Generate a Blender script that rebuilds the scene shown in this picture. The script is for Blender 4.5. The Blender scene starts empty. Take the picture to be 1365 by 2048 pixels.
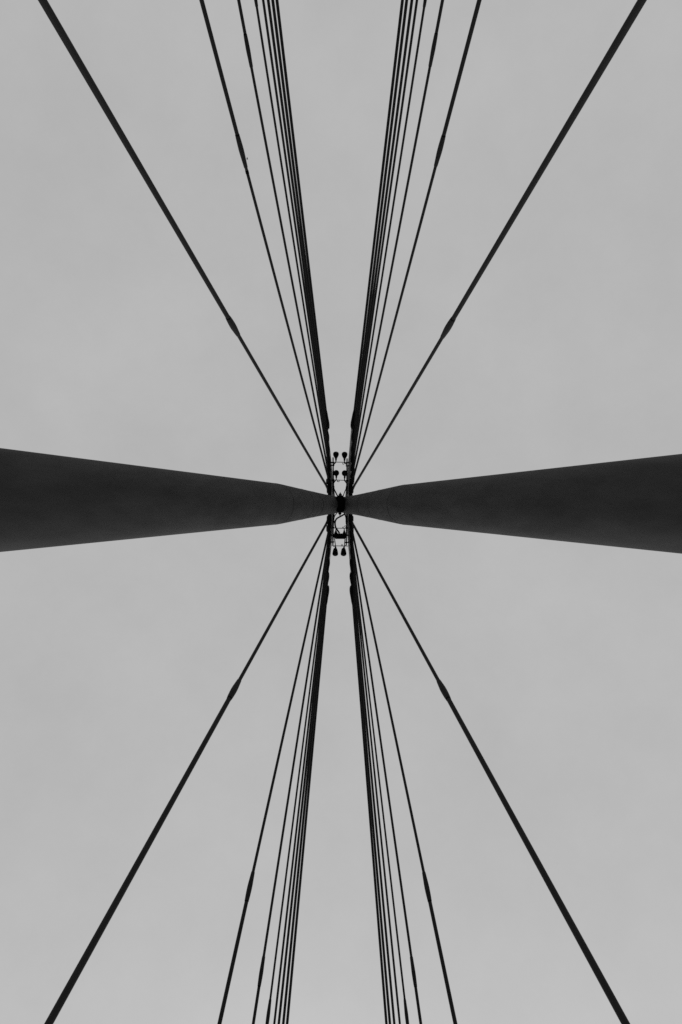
import bpy, bmesh, math, random
from mathutils import Vector, Matrix

scene = bpy.context.scene
random.seed(7)

# ------------------------------------------------------------------ camera
EYE = Vector((0.0, 0.0, 1.6))                    # standing on the deck, looking straight up
FPX = 2048 * 24 / 36                             # focal length in photograph pixels
TILT = math.atan(12 / FPX)
FW = Vector((0, -math.sin(TILT), math.cos(TILT)))
UP = Vector((0, math.cos(TILT), math.sin(TILT)))
RT = Vector((-1, 0, 0))
cd = bpy.data.cameras.new('camera')
cam = bpy.data.objects.new('camera', cd)
scene.collection.objects.link(cam)
cd.sensor_fit = 'VERTICAL'
cd.sensor_height = 36
cd.lens = 24
cd.clip_start = 0.05
cd.clip_end = 5000
cam.matrix_world = Matrix(((RT.x, UP.x, -FW.x, EYE.x), (RT.y, UP.y, -FW.y, EYE.y),
                           (RT.z, UP.z, -FW.z, EYE.z), (0, 0, 0, 1)))
scene.camera = cam

# ------------------------------------------------------------------ sky, sun, exposure
SUN_EL, SUN_AZ = math.radians(31), math.radians(180)   # sun hidden behind the cloud, towards -Y
world = bpy.data.worlds.new('World')
scene.world = world
world.use_nodes = True
nt = world.node_tree
nt.nodes.clear()
N, L = nt.nodes.new, nt.links.new
out = N('ShaderNodeOutputWorld')
bg = N('ShaderNodeBackground')
bg.inputs['Strength'].default_value = 0.1
sky = N('ShaderNodeTexSky')
sky.sky_type = 'NISHITA'
sky.sun_disc = False
sky.sun_elevation = SUN_EL
sky.sun_rotation = SUN_AZ
sky.dust_density = 4.0
bw = N('ShaderNodeRGBToBW')
L(sky.outputs['Color'], bw.inputs['Color'])
tc = N('ShaderNodeTexCoord')
n1 = N('ShaderNodeTexNoise')
n1.inputs['Scale'].default_value = 3.2
n1.inputs['Detail'].default_value = 11.0
n1.inputs['Roughness'].default_value = 0.66
L(tc.outputs['Generated'], n1.inputs['Vector'])
cl = N('ShaderNodeMapRange')                     # faint unevenness of the cloud sheet
cl.inputs['From Min'].default_value = 0.3
cl.inputs['From Max'].default_value = 0.7
cl.inputs['To Min'].default_value = 4.76
cl.inputs['To Max'].default_value = 5.34
L(n1.outputs['Fac'], cl.inputs['Value'])
mx = N('ShaderNodeMix')                          # an even overcast veil over the clear sky
mx.data_type = 'FLOAT'
mx.inputs[0].default_value = 0.90
L(bw.outputs['Val'], mx.inputs[2])
L(cl.outputs['Result'], mx.inputs[3])
L(mx.outputs[0], bg.inputs['Color'])
L(bg.outputs['Background'], out.inputs['Surface'])

sd = bpy.data.lights.new('sun', 'SUN')
sd.energy = 0.5
sd.angle = math.radians(60)
sd.color = (1, 1, 1)
sun = bpy.data.objects.new('sun', sd)
scene.collection.objects.link(sun)
sun.rotation_euler = (math.radians(90) - SUN_EL, 0, math.radians(0))   # shines from -Y, above

vs = scene.view_settings
vs.view_transform = 'Standard'
vs.look = 'None'
vs.exposure = 0.0
vs.gamma = 1.0
scene.cycles.max_bounces = 6
scene.cycles.use_denoising = False

# ------------------------------------------------------------------ helpers
def ray(px, py):
    return RT * ((px - 682.5) / FPX) + UP * ((1024 - py) / FPX) + FW

def at(px, py, h):
    """the point h metres above the eye that stands at that place in the photograph"""
    d = ray(px, py)
    return EYE + d * (h / d.z)

def mat(name, val, rough=0.6, spec=0.4, var=0.15, scale=6.0, stretch=(1, 1, 1), bump=0.0, metal=0.0):
    m = bpy.data.materials.new(name)
    m.use_nodes = True
    t = m.node_tree
    b = t.nodes['Principled BSDF']
    b.inputs['Roughness'].default_value = rough
    b.inputs['Specular IOR Level'].default_value = spec
    b.inputs['Metallic'].default_value = metal
    co = t.nodes.new('ShaderNodeTexCoord')
    mp = t.nodes.new('ShaderNodeMapping')
    mp.inputs['Scale'].default_value = stretch
    no = t.nodes.new('ShaderNodeTexNoise')
    no.inputs['Scale'].default_value = scale
    no.inputs['Detail'].default_value = 6
    no.inputs['Roughness'].default_value = 0.6
    mr = t.nodes.new('ShaderNodeMapRange')
    mr.inputs['From Min'].default_value = 0.25
    mr.inputs['From Max'].default_value = 0.75
    mr.inputs['To Min'].default_value = val * (1 - var)
    mr.inputs['To Max'].default_value = val * (1 + var)
    cb = t.nodes.new('ShaderNodeCombineColor')
    t.links.new(co.outputs['Object'], mp.inputs['Vector'])
    t.links.new(mp.outputs['Vector'], no.inputs['Vector'])
    t.links.new(no.outputs['Fac'], mr.inputs['Value'])
    for k in range(3):
        t.links.new(mr.outputs['Result'], cb.inputs[k])
    t.links.new(cb.outputs['Color'], b.inputs['Base Color'])
    if bump:
        bp = t.nodes.new('ShaderNodeBump')
        bp.inputs['Strength'].default_value = bump
        bp.inputs['Distance'].default_value = 0.01
        t.links.new(no.outputs['Fac'], bp.inputs['Height'])
        t.links.new(bp.outputs['Normal'], b.inputs['Normal'])
    return m

M = {
    'leg': mat('painted_steel', 0.052, 0.75, 0.10, 0.38, 1.6, (1.8, 1.8, 0.30), 0.25),
    'seam': mat('weld_bead', 0.026, 0.8, 0.1),
    'beam': mat('galvanised_tube', 0.72, 0.5, 0.5, 0.2, 4.0),
    'cable': mat('cable_sheath', 0.039, 0.7, 0.1, 0.08, 5.0),
    'strand': mat('cable_strand', 0.037, 0.7, 0.1, 0.08, 8.0),
    'sleeve': mat('coupler_sleeve', 0.038, 0.7, 0.1, 0.10, 6.0),
    'black': mat('black_fitting', 0.008, 0.9, 0.05, 0.2, 8.0),
    'socket': mat('dark_socket', 0.015, 0.7, 0.1, 0.25, 8.0),
    'rubber': mat('black_rubber', 0.006, 0.9, 0.05),
    'lens': mat('lamp_glass', 0.01, 0.8, 0.1),
    'asphalt': mat('deck_surface', 0.22, 0.9, 0.2, 0.2, 20.0),
    'concrete': mat('concrete', 0.25, 0.85, 0.2, 0.15, 3.0),
    'ground': mat('ground_cover', 0.18, 0.95, 0.1, 0.3, 0.05),
    'bird': mat('dark_feathers', 0.03, 0.8, 0.2),
}

def link(name, bm, m, parent=None, loc=None, smooth=True):
    """one mesh object from a bmesh in world coordinates"""
    o_ = Vector(loc) if loc is not None else (ORIG[parent].copy() if parent else Vector((0, 0, 0)))
    bmesh.ops.translate(bm, verts=bm.verts, vec=-o_)
    me = bpy.data.meshes.new(name)
    bm.to_mesh(me)
    bm.free()
    me.materials.append(m)
    if smooth:
        for p in me.polygons:
            p.use_smooth = True
    ob = bpy.data.objects.new(name, me)
    scene.collection.objects.link(ob)
    if parent is None:
        ob.location = o_
    else:
        ob.parent = parent
    ORIG[ob] = o_
    return ob
ORIG = {}

def thing(name, loc, label, cat, group=None):
    o = bpy.data.objects.new(name, None)
    o.empty_display_size = 0.2
    scene.collection.objects.link(o)
    o.location = loc
    ORIG[o] = Vector(loc)
    o['label'] = label
    o['category'] = cat
    if group:
        o['group'] = group
    return o

def sweep(pts, rad, sides=12, bm=None, caps=True):
    """round tube along pts; rad is one radius or one for each point"""
    bm = bm or bmesh.new()
    pts = [Vector(p) for p in pts]
    if not isinstance(rad, (list, tuple)):
        rad = [rad] * len(pts)
    ref = None
    rings = []
    for i, p in enumerate(pts):
        a = pts[max(0, i - 1)]
        b = pts[min(len(pts) - 1, i + 1)]
        d = (b - a)
        if d.length < 1e-9:
            d = pts[-1] - pts[0]
        d.normalize()
        if ref is None:
            ref = Vector((0, 0, 1)) if abs(d.z) < 0.9 else Vector((1, 0, 0))
        u = (ref - d * ref.dot(d)).normalized()
        ref = u
        v = d.cross(u)
        rings.append([bm.verts.new(p + (u * math.cos(2 * math.pi * k / sides) + v * math.sin(2 * math.pi * k / sides)) * rad[i])
                      for k in range(sides)])
    for r0, r1 in zip(rings, rings[1:]):
        for k in range(sides):
            bm.faces.new((r0[k], r0[(k + 1) % sides], r1[(k + 1) % sides], r1[k]))
    if caps:
        for f in (bm.faces.new(list(reversed(rings[0]))), bm.faces.new(rings[-1])):
            for e in f.edges:
                e.smooth = False
    return bm

def lathe(p0, p1, prof, sides=20):
    """surface of revolution from p0 towards p1; prof is a list of (metres along, radius)"""
    d = (Vector(p1) - Vector(p0)).normalized()
    return sweep([Vector(p0) + d * (s + 1e-5 * k) for k, (s, r) in enumerate(prof)], [r for s, r in prof], sides)

def box(center, ax, ay, az, bevel=0.0, bm=None):
    """box with half-axes ax, ay, az"""
    bm = bm or bmesh.new()
    c = Vector(center)
    vs_ = []
    for sx in (-1, 1):
        for sy in (-1, 1):
            for sz in (-1, 1):
                vs_.append(bm.verts.new(c + ax * sx + ay * sy + az * sz))
    for f in ((0, 1, 3, 2), (4, 6, 7, 5), (0, 4, 5, 1), (2, 3, 7, 6), (0, 2, 6, 4), (1, 5, 7, 3)):
        bm.faces.new([vs_[i] for i in f])
    bmesh.ops.recalc_face_normals(bm, faces=bm.faces)
    if bevel:
        bmesh.ops.bevel(bm, geom=list(bm.edges), offset=bevel, segments=2, affect='EDGES')
    return bm

def smooth_path(pts, n=6):
    """Catmull-Rom through pts"""
    pts = [Vector(p) for p in pts]
    P = [pts[0] * 2 - pts[1]] + pts + [pts[-1] * 2 - pts[-2]]
    res = []
    for i in range(1, len(P) - 2):
        for k in range(n):
            t = k / n
            a, b, c, d = P[i - 1], P[i], P[i + 1], P[i + 2]
            res.append(0.5 * ((2 * b) + (c - a) * t + (2 * a - 5 * b + 4 * c - d) * t * t + (3 * b - a - 3 * c + d) * t ** 3))
    res.append(pts[-1])
    return res

X, Y, Z = Vector((1, 0, 0)), Vector((0, 1, 0)), Vector((0, 0, 1))

# ------------------------------------------------------------------ ground and deck (under the eye, unseen, added mainly for bounce light)
bm = bmesh.new()
g = [bm.verts.new((x, y, -9)) for x, y in ((-2500, -2500), (2500, -2500), (2500, 2500), (-2500, 2500))]
bm.faces.new(g)
o = link('ground', bm, M['ground'], smooth=False)
o['kind'] = 'structure'
o = link('deck', box((0, 0, -0.6), X * 7.2, Y * 110, Z * 0.6, 0.03), M['asphalt'], smooth=False)
o['kind'] = 'structure'
for s in (-1, 1):
    k = link('kerb', box((6.5 * s, 0, 0.1), X * 0.35, Y * 109.9, Z * 0.098, 0.02), M['concrete'], smooth=False)
    k['kind'] = 'structure'

# ------------------------------------------------------------------ the pylon
APEX = at(681, 1008, 29.8)
pylon = thing('bridge_pylon', (0, 0.05, 0), 'dark grey steel pylon of two round legs leaning together high overhead', 'pylon')
LEG_R = 0.575
LEGS = []   # direction up, point at the eye's height
for base, u, dk in ((Vector((5.0865, 0.0716, 0)), Vector((-0.17069, -0.00079, 1)), 0.55),
                    (Vector((-5.3685, 0.0189, 0)), Vector((0.18015, 0.00086, 1)), 0.0)):
    def ax(h, base=base, u=u):
        return EYE + base + u * h
    prof = [(-10.59, LEG_R), (-6, LEG_R), (0, LEG_R), (5, LEG_R), (10, LEG_R), (15, LEG_R), (19.3 - dk, LEG_R),
            (19.7 - dk, LEG_R * 0.994), (20.1 - dk, 0.562), (22 - dk * .8, 0.507), (24 - dk * .4, 0.449), (26, 0.397), (27.5, 0.366),
            (28.8, 0.346), (29.45, 0.335), (29.55, 0.315)]
    ucap = u.normalized()
    leg = link('leg', sweep([ax(h) for h, r in prof], [r for h, r in prof], 64), M['leg'], pylon)
    LEGS.append((ax, leg))
    def rad(h, prof=prof):
        for (a, ra), (b, rb) in zip(prof, prof[1:]):
            if a <= h <= b:
                return ra + (rb - ra) * (h - a) / (b - a)
    for h in (19.45 - dk, 22.3 - dk * .8, 24.2 - dk):
        c = ax(h)
        r = rad(h)
        # a low weld bead round the leg
        sbm = bmesh.new()
        uu = Vector((1, 0, 0)) - ucap * ucap.x
        uu.normalize()
        vv = ucap.cross(uu)
        rr = []
        for k in range(64):
            a = 2 * math.pi * k / 64
            e = uu * math.cos(a) + vv * math.sin(a)
            rr.append([sbm.verts.new(c + e * (r + dr) + ucap * dz) for dr, dz in ((-0.006, -0.026), (0.004, -0.017), (0.004, 0.017), (-0.006, 0.026))])
        for k in range(64):
            q0, q1 = rr[k], rr[(k + 1) % 64]
            for j in range(3):
                sbm.faces.new((q0[j], q1[j], q1[j + 1], q0[j + 1]))
        bmesh.ops.recalc_face_normals(sbm, faces=sbm.faces)
        link('weld_seam', sbm, M['seam'], leg)

# head between the two leg tops
AY = APEX.y
hb = link('head_block', box((APEX.x, AY, EYE.z + 28.0), X * 0.165, Y * 0.33, Z * 1.15, 0.05), M['black'], pylon, smooth=False)
for s, py in ((1, 989.5), (-1, 1026.8)):
    p = at(681 if s > 0 else 680.3, py, 28.7)
    link('head_bolt', lathe(p + Y * (-0.12 * s), p + Y * (0.1 * s), [(0, 0.03), (0.07, 0.03), (0.07, 0.062), (0.12, 0.07), (0.16, 0.055), (0.17, 0.028), (0.21, 0.024), (0.22, 0.0)], 8),
         M['socket'], pylon)

def zbeam(d):
    return 29.25 - 0.0062 * d           # height above the eye at d photograph pixels from the axis
def xc(y):
    return 681 - 0.010 * abs(y - 1008)
def beam_x(side, y, off=0.0):
    return xc(y) + side * (12.7 + 0.095 * abs(y - 1008) + off)
for side in (-1, 1):
    for y_end, s in ((857, -1), (1170, 1)):
        ys = [1008 + s * 6] + [1008 + s * d for d in range(30, abs(y_end - 1008), 30)] + [y_end]
        pts = [at(beam_x(side, y), y, zbeam(abs(y - 1008))) for y in ys]
        bmb = link('anchor_beam', sweep(pts, 0.086, 20), M['beam'], pylon)
    # dark plates hung under the outboard side of the beams, next to the legs
    for y0, y1 in ((948, 994), (1023, 1068)):
        ym = (y0 + y1) / 2
        zz = zbeam(abs(ym - 1008)) - 0.085
        p0, p1 = at(xc(y0) + side * (20.6 + .02 * abs(y0 - 1008)), y0, zz), at(xc(y1) + side * (20.6 + .02 * abs(y1 - 1008)), y1, zz)
        dv = (p1 - p0) / 2
        link('anchor_plate', box((p0 + p1) / 2, dv, X * 0.082, Z * 0.02, 0.006), M['socket'], pylon, smooth=False)
    # outboard blocks on the beams next to the legs
    for y0, y1, xo, xi in ((957, 969, 28.2, 19), (974, 987, 27.0, 18), (1031, 1044, 27.0, 18), (1050, 1064, 27.6, 19)):
        ym = (y0 + y1) / 2
        zz = zbeam(abs(ym - 1008)) - 0.13
        c = xc(ym)
        r = (xo - xi) / 2 * zz / FPX
        a, b = at(c + side * (xo + xi) / 2, y0, zz), at(c + side * (xo + xi) / 2, y1, zz)
        ln = (b - a).length
        link('anchor_block', lathe(a, b, [(0, r * 0.6), (0.02, r * 0.85), (0.06, r), (ln - 0.06, r), (ln - 0.02, r * 0.85), (ln, r * 0.6)], 14),
             M['socket'], pylon)

# ------------------------------------------------------------------ the stay cables
W = 6.5
D_UP = [.096, .084, .078, .070, .078, .090, .096, .098]
D_LO = [.118, .102, .086, .082, .088, .096, .102, .104]
D_SL = [.168, .138, .117, .110, .112, .116, .120, .122]
YA_T = [976, 965, 951, 937, 920, 901, 877, 852]
YA_B = [1042, 1053, 1067, 1083, 1101, 1123, 1150, 1177]
# (x at the frame edge, x and y of a second point) in photograph pixels, outermost first
QUADS = [
    ('upper left', 1, 0, YA_T,
     [(85.4, 642.8, 953.5), (403.5, 602.4, 750), (477.8, 620.2, 750), (511.9, 629.5, 750), (526.8, 598.1, 500), (536.9, 603.4, 500), (545.9, 608.3, 500), (554.3, 613.8, 500)],
     [(634, 670.5), (268, 336), (67, 135), (-54, 14)]),
    ('upper right', -1, 0, YA_T,
     [(1284.9, 719.6, 953.5), (959.3, 761.6, 750), (885.7, 743.3, 750), (851.0, 734.1, 750), (834.5, 764.3, 500), (824.4, 758.9, 500), (814.0, 753.1, 500), (805.5, 747.1, 500)],
     [(636.5, 675), (270, 333), (65, 134), (-52, 15)]),
    ('lower left', 1, 2048, YA_B,
     [(97.7, 641.2, 1068.8), (439.3, 605.0, 1300), (507.0, 623.0, 1300), (534.7, 630.4, 1300), (549.0, 605.9, 1550), (558.0, 611.1, 1550), (567.0, 615.9, 1550), (574.7, 620.7, 1550)],
     [(1398, 1360), (1804, 1743), (1974, 1912), (2062, 1998)]),
    ('lower right', -1, 2048, YA_B,
     [(1252.2, 717.6, 1068.8), (911.4, 754.9, 1300), (842.2, 736.0, 1300), (815.6, 728.6, 1300), (800.2, 749.9, 1550), (789.2, 743.3, 1550), (780.4, 738.1, 1550), (773.4, 733.8, 1550)],
     [(1399, 1361), (1804, 1744), (1975, 1913), (2062, 1998)]),
]
ORD = ['outermost and widest leaning', 'second from outside', 'third from outside', 'fourth from outside',
       'fifth from outside', 'third from inside', 'second from inside', 'innermost and longest']
for qname, sx, ye, YA, lines, slv in QUADS:
    for i in range(8):
        xe, x2, y2 = lines[i]
        ya = YA[i]
        xa = xe + (x2 - xe) * (ya - ye) / (y2 - ye)
        ha = zbeam(abs(ya - 1008)) - 0.14
        A = at(xa, ya, ha)
        n = ray(xe, ye).cross(ray(x2, y2))
        zb = 0.18 - EYE.z
        yb = -(n.x * W * sx + n.z * zb) / n.y
        B = EYE + Vector((W * sx, yb, zb))
        D = (B - A)
        Lc = D.length
        dn = D.normalized()
        def s_at(py):
            k = (1024 - py) / FPX
            m = UP - FW * k
            return -(A - EYE).dot(m) / dn.dot(m)
        if i < 4:
            s_out, s_in = s_at(slv[i][0]), s_at(slv[i][1])
        else:
            s_in = (A.z - (20.1 + 0.1 * i)) / -dn.z
            s_out = s_in + 1.3
        ru, rl, rs = D_UP[i] / 2 * (0.93 if ye and i > 2 else 1), D_LO[i] / 2, D_SL[i] / 2
        lab = 'dark stay cable, %s in the %s fan of eight' % (ORD[i], qname)
        t = thing('stay_cable', B, lab, 'cable', 'stay cables fanning down from the pylon head')
        P = lambda s: A + dn * s
        ls = s_out - s_in
        seg = 10
        link('strand', sweep([P(0.30 + (s_in + 0.02 - 0.30) * k / seg) for k in range(seg + 1)], ru, 14, caps=False), M['strand'], t)
        link('sheath', sweep([P(s_out - 0.05 + (Lc - s_out + 0.05) * k / seg) for k in range(seg + 1)], rl, 16, caps=False), M['cable'], t)
        sl = link('sleeve', lathe(P(s_in), P(s_out), [(0, ru * 1.04), (ls * .03, ru * 1.22), (ls * .25, ru * 0.35 + rs * .65), (ls * .42, rs * .97), (ls * .55, rs),
                                                      (ls * .70, rs * .97), (ls * .88, rl * 0.4 + rs * 0.6), (ls * .955, rl * 1.14)], 20), M['sleeve'], t)
        link('collar', lathe(P(s_out - ls * .046), P(s_out), [(0, rl * 1.02), (0.002, rl * 1.15), (ls * .028, rl * 1.15), (ls * .028 + .002, rl * 1.0)], 18), M['rubber'], sl)
        if qname == 'upper left' and i == 1:
            link('joint_ring', lathe(P(s_at(348)), P(s_at(343)), [(0, ru * 1.0), (.01, ru * 1.12), (.09, ru * 1.12), (.1, ru)], 16), M['rubber'], t)
        # socket at the pylon head: swells towards the anchor, then the fork and its pin
        ln = [0.30, 0.36, 0.42, 0.46, 0.50, 0.56, 0.62, 0.68][i]
        rk = [0.062, 0.080, 0.084, 0.082, 0.084, 0.088, 0.090, 0.090][i] * (1.15 if sx < 0 and i > 3 else 1)
        so = link('socket', lathe(P(0), P(ln), [(-0.08, rk * .62), (-0.06, rk * .84), (0.05, rk), (ln * .25, rk), (ln * .55, rk * .80), (ln * .8, ru * 0.6 + rk * .4), (ln, ru * 1.05)], 18), M['socket'], t)
        side = dn.cross(Vector((0, 0, 1))).normalized()
        upv = side.cross(dn).normalized()
        fbm = bmesh.new()
        for q in (-1, 1):
            box(P(-0.045) + side * (0.038 * q), dn * 0.075, side * 0.013, upv * 0.05, 0, fbm)
        fk = link('fork', fbm, M['black'], t, smooth=False)
        link('pin', sweep([P(-0.085) - side * 0.07, P(-0.085) + side * 0.07], 0.024, 10), M['black'], fk)
        # lug plate from the beam down to the pin, a part of the pylon
        side_px = -1 if sx > 0 else 1
        bc = at(beam_x(side_px, ya), ya, zbeam(abs(ya - 1008)))
        q0 = P(-0.085)
        vdir = (bc - q0)
        nrm = vdir.cross(dn).normalized()
        link('lug_plate', box((bc + q0) / 2, vdir * 0.5 + vdir.normalized() * 0.02, dn * 0.07, nrm * 0.013), M['socket'], pylon, smooth=False)

# ------------------------------------------------------------------ conduits, wires and lamps slung between the beams
def rail_h(y):
    return zbeam(abs(y - 1008)) - 0.10
# straight pipes carried on the inner side of each beam
def straight_pipe(label, p0, p1, clamps, side):
    a, b = at(p0[0], p0[1], rail_h(p0[1])), at(p1[0], p1[1], rail_h(p1[1]))
    t = thing('conduit_pipe', a, label, 'pipe', 'straight conduit pipes along the anchor beams')
    link('tube', sweep([a, a.lerp(b, .5), b], 0.029, 10), M['rubber'], t)
    for y in clamps:
        f = (y - p0[1]) / (p1[1] - p0[1])
        c = a.lerp(b, f)
        e = at(beam_x(side, y, -1.0), y, zbeam(abs(y - 1008)) - 0.05)
        d = (e - c)
        dn_ = d.normalized()
        w = dn_.cross(Z).normalized()
        cb = link('clamp', box((c + e) / 2 - dn_ * 0.02, d / 2 + dn_ * 0.03, w * 0.026, dn_.cross(w) * 0.03, 0.006), M['rubber'], t, smooth=False)
        link('clamp_ring', sweep([c - w * 0.03, c + w * 0.03], 0.036, 10), M['rubber'], cb)
    return t

straight_pipe('black straight conduit pipe on the inner side of the upper left anchor beam', (666.6, 915), (667.6, 987), (925, 930.5, 960.5, 973.5), -1)
straight_pipe('black straight conduit pipe on the inner side of the upper right anchor beam', (694.6, 917), (694.0, 987), (925, 931.5, 961, 974), 1)
straight_pipe('black straight conduit pipe on the inner side of the lower left anchor beam', (667.6, 1029), (666.2, 1090), (1042.5, 1055.5, 1070.5, 1084), -1)
straight_pipe('black straight conduit pipe on the inner side of the lower right anchor beam', (694.0, 1029), (693.0, 1090), (1043, 1056, 1071, 1085), 1)

def flex(name, label, pts, r, cat, group=None, m='rubber'):
    P3 = smooth_path([at(x, y, h) for x, y, h in pts], 6)
    t = link(name, sweep(P3, r, 10), M[m], None, loc=P3[0])
    t['label'] = label
    t['category'] = cat
    if group:
        t['group'] = group
    return t

G = 'bent cables running from the conduits to the pylon head'
flex('bent_cable', 'thin black bent cable from upper left conduit inward to the pylon head', [(668, 958, 28.75), (667.6, 968, 28.75), (668.4, 977, 28.75), (672, 985, 28.75), (676.6, 994, 28.8)], 0.028, 'cable', G)
flex('bent_cable', 'thin black bent cable from upper right conduit inward to the pylon head', [(693.4, 960, 28.75), (693.8, 968, 28.75), (692.6, 977, 28.75), (689.4, 985, 28.75), (686.2, 994, 28.8)], 0.020, 'cable', G)
flex('bent_cable', 'short black bent cable from the pylon head down to lower left conduit', [(675.5, 1022, 28.8), (673.5, 1027, 28.75), (670, 1032, 28.75), (668.4, 1038, 28.75), (668.2, 1046, 28.75)], 0.020, 'cable', G)
flex('bent_cable', 'short black bent cable from the pylon head down to lower right conduit', [(688.5, 1024, 28.8), (690.5, 1030, 28.75), (692.4, 1036, 28.75), (693, 1048, 28.7)], 0.026, 'cable', G)
flex('supply_hose', 'thick black hose curving from the pylon head to the junction box',
     [(690.5, 1027.6, 28.6), (684, 1031.5, 28.5), (675, 1036.5, 28.45), (671.6, 1041, 28.4), (670.6, 1048, 28.4), (672.2, 1055.5, 28.4), (675.5, 1060.5, 28.4), (679.5, 1066.5, 28.4)], 0.034, 'hose')

# cross wires with a small loop of spare wire on each
def ring_pts(cx, cy, rx, ry, h, a0=0, a1=360, n=14):
    return [at(cx + rx * math.cos(math.radians(a0 + (a1 - a0) * k / n)), cy + ry * math.sin(math.radians(a0 + (a1 - a0) * k / n)), h - 0.004 * k) for k in range(n + 1)]
def cross_wire(label, y0, y1, x0, x1, loops):
    h = rail_h((y0 + y1) / 2) + 0.02
    a, b = at(x0, y0, h), at(x1, y1, h)
    t = thing('cross_wire', a, label, 'wire', 'thin wires strung between the anchor beams')
    mid = a.lerp(b, .5) - Z * 0.015
    link('wire', sweep([a, a.lerp(mid, .5) - Z * 0.004, mid, mid.lerp(b, .5) - Z * 0.004, b], 0.014, 8), M['rubber'], t)
    for (cx, cy, rx, ry, a0, a1) in loops:
        link('wire_loop', sweep(ring_pts(cx, cy, rx, ry, h - 0.01, a0, a1), 0.012, 6), M['rubber'], t)
cross_wire('thin wire strung between the beams beside the two outer upper lamps', 924.2, 924.6, 662, 698.5, [(687.2, 926.5, 1.6, 2.1, -140, 200)])
cross_wire('thin wire strung between the beams beside the two round lamps', 959.6, 961.0, 662.5, 698, [(677.5, 961.8, 1.7, 1.9, -60, 230), (675.6, 961.8, 1.0, 1.2, 0, 180)])
cross_wire('thin wire strung between the beams above the junction box', 1056.2, 1056.6, 663, 698, [(686.8, 1055.4, 1.4, 1.5, 0, 360), (691, 1053.2, 1.5, 1.6, 160, 400)])
cross_wire('thin wire strung between the beams above the two lower lamps', 1091.4, 1092.2, 664, 697, [(684.5, 1090.6, 1.2, 1.8, 0, 360)])

# junction box
jt = at(681, 1071.5, 28.55)
jb = thing('junction_box', jt, 'black junction box bridging the lower beams at the end of the hose', 'junction box')
px = 28.55 / FPX
link('enclosure', box(jt, X * (13.2 * px), Y * (4.6 * px), Z * 0.10, 0.02), M['black'], jb, smooth=False)
link('lid_flange', box(jt + Y * (-4.9 * px), X * (10.0 * px), Y * (1.4 * px), Z * 0.075, 0.008), M['black'], jb, smooth=False)
for x, y, w in ((672.2, 1064.5, 3.0), (689.0, 1063.8, 2.6)):
    c = at(x, y, 28.52)
    g_ = link('cable_gland', lathe(at(x, y + 3.2, 28.52), at(x, y - 5, 28.52), [(0, w * px * 1.15), (0.05, w * px * 1.15), (0.06, w * px * .8), (0.12, w * px * .62), (0.13, w * px * .4), (0.19, w * px * .36)], 12), M['rubber'], jb)
link('cable_tail', sweep(smooth_path([at(689.0, 1059.5, 28.5), at(688.8, 1057, 28.5), at(687.5, 1055.6, 28.5)], 4), 0.013, 8), M['rubber'], jb)
for s, x0, x1 in ((-1, 669.3, 671.6), (1, 690.6, 689.2)):
    link('supply_lead', sweep(smooth_path([at(x0, 1076, 28.5), at((x0 * .55 + x1 * .45), 1083, 28.5), at(x1, 1093, 28.5)], 5), 0.019, 8), M['rubber'], jb)

# floodlights
def lamp(label, cx, cy, sgn, kind, arm_pts):
    h = 28.45
    c = at(cx, cy, h)
    q = h / FPX
    t = thing('floodlight', c, label, 'floodlight', 'floodlights slung between the anchor beams')
    R = 5.9 * q
    if kind == 'pear':          # points outwards and downwards, tapering back to its neck
        d = Vector((0, -sgn * 0.76, 0.65))       # from the lens to the neck
        p0 = c - d * (R * 0.55)
        tail = [(R * 1.55, R * .76), (R * 2.1, R * .50), (R * 2.55, R * .34), (R * 2.9, R * .26)] if sgn > 0 else \
               [(R * 1.5, R * .87), (R * 2.1, R * .76), (R * 2.6, R * .62), (R * 2.85, R * .36)]
        prof = [(0.0, R * .55), (R * .10, R * .76), (R * .30, R * .95), (R * .6, R * 1.0), (R * 1.05, R * .94)] + tail
    else:                       # hangs straight down
        d = Vector((0, -sgn * 0.10, 1)).normalized()
        p0 = c - d * (R * .5)
        prof = [(0.0, R * .92), (R * .1, R * 1.0), (R * .6, R * 1.0), (R * 1.2, R * .85), (R * 1.7, R * .5), (R * 1.8, R * .2)]
    hs = link('housing', lathe(p0, p0 + d, prof, 24), M['rubber'], t)
    link('lens', lathe(p0 - d * 0.006, p0, [(0, R * .45), (0.004, R * .5), (0.012, R * .5)], 20), M['lens'], hs)
    # neck and arm back to the conduit
    P3 = [at(x, y, hh) for x, y, hh in arm_pts]
    link('neck', sweep(P3[:2], [R * .36, R * .30], 10), M['rubber'], t)
    link('arm', sweep(smooth_path(P3[1:], 5), 0.022, 8), M['rubber'], t)
lamp('black pear shaped floodlight at the upper left, farthest from the pylon head', 672.4, 907.8, 1, 'pear', [(672.4, 917.5, 28.7), (672.4, 921, 28.72), (671.9, 924.5, 28.72), (669.0, 928, 28.7), (667, 931, 28.68)])
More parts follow.
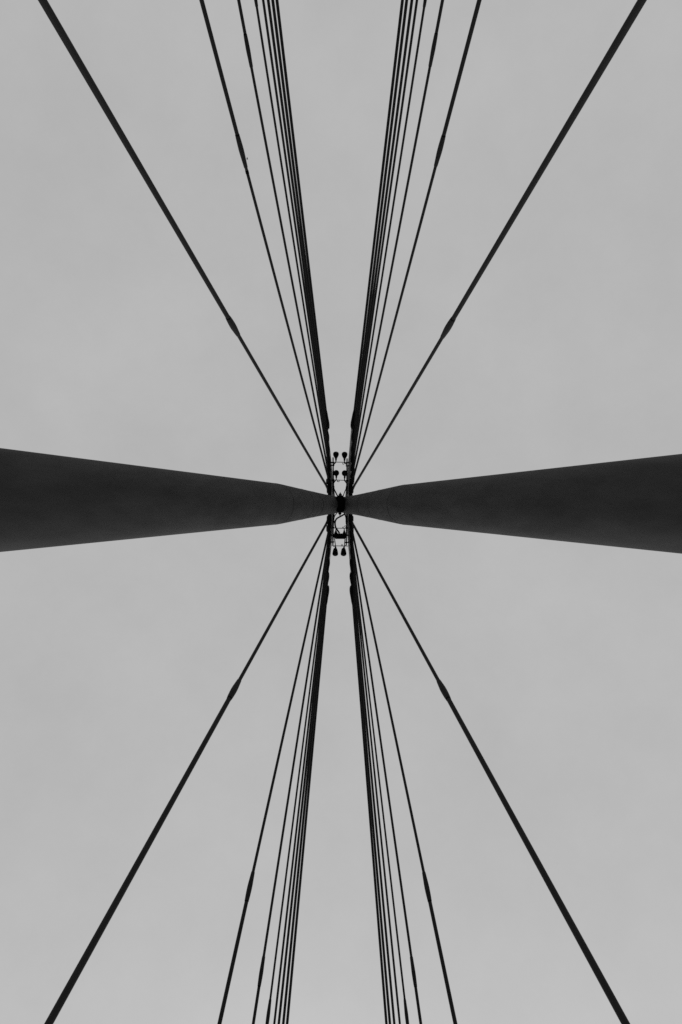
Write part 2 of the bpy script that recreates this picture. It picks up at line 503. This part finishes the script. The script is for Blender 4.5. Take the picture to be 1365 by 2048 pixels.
lamp('black pear shaped floodlight at the upper right, farthest from the pylon head', 689.7, 908.2, 1, 'pear', [(689.6, 918, 28.7), (689.5, 921.5, 28.72), (689.2, 925, 28.72), (692.0, 927.5, 28.7), (694.4, 930, 28.68)])
lamp('round black floodlight between lamps and pylon head, beside the upper left conduit', 672.9, 946.2, 1, 'round', [(673.3, 951, 28.62), (673.1, 955.5, 28.66), (672.7, 960, 28.7), (670.3, 962.5, 28.72), (668, 966, 28.75)])
lamp('round black floodlight between lamps and pylon head, beside the upper right conduit', 689.9, 946.6, 1, 'round', [(690.2, 951.5, 28.62), (689.6, 956.5, 28.66), (689.6, 961, 28.7), (691.5, 963.5, 28.72), (693.6, 966.5, 28.75)])
lamp('egg shaped black floodlight below the junction box, the left one of two', 671.0, 1107.6, -1, 'pear', [(671.4, 1100.5, 28.6), (671.7, 1093.5, 28.62), (670.4, 1092, 28.65), (668, 1092.4, 28.65), (666.6, 1091, 28.65)])
lamp('egg shaped black floodlight below the junction box, the right one of two', 687.6, 1107.6, -1, 'pear', [(688.2, 1100.5, 28.6), (688.6, 1093.5, 28.62), (690, 1091.8, 28.65), (692, 1091.6, 28.65), (693.2, 1089, 28.65)])

# ------------------------------------------------------------------ a bird far above
bc = at(494.8, 317, 60)
bird = thing('bird', bc, 'tiny dark bird flying beside a sleeve of the upper left cables', 'bird')
q = 60 / FPX
a, b = bc + Y * (2.6 * q), bc - Y * (2.6 * q)
link('body', lathe(a, b, [(0, .01), (.03, .03), (.07, .045), (.14, .042), (.19, .02), (.226, .012)], 10), M['bird'], bird)
for s in (-1, 1):
    wb = bmesh.new()
    p = [bc + Y * .035, bc + X * (.05 * s) + Y * .03 + Z * .05, bc + X * (.06 * s) - Y * .07 + Z * .06, bc - Y * .03]
    lo = [wb.verts.new(v) for v in p]
    hi = [wb.verts.new(v + Z * .008) for v in p]
    wb.faces.new(lo)
    wb.faces.new(list(reversed(hi)))
    for k in range(4):
        wb.faces.new((lo[k], hi[k], hi[(k + 1) % 4], lo[(k + 1) % 4]))
    bmesh.ops.recalc_face_normals(wb, faces=wb.faces)
    link('wing', wb, M['bird'], bird, smooth=False)
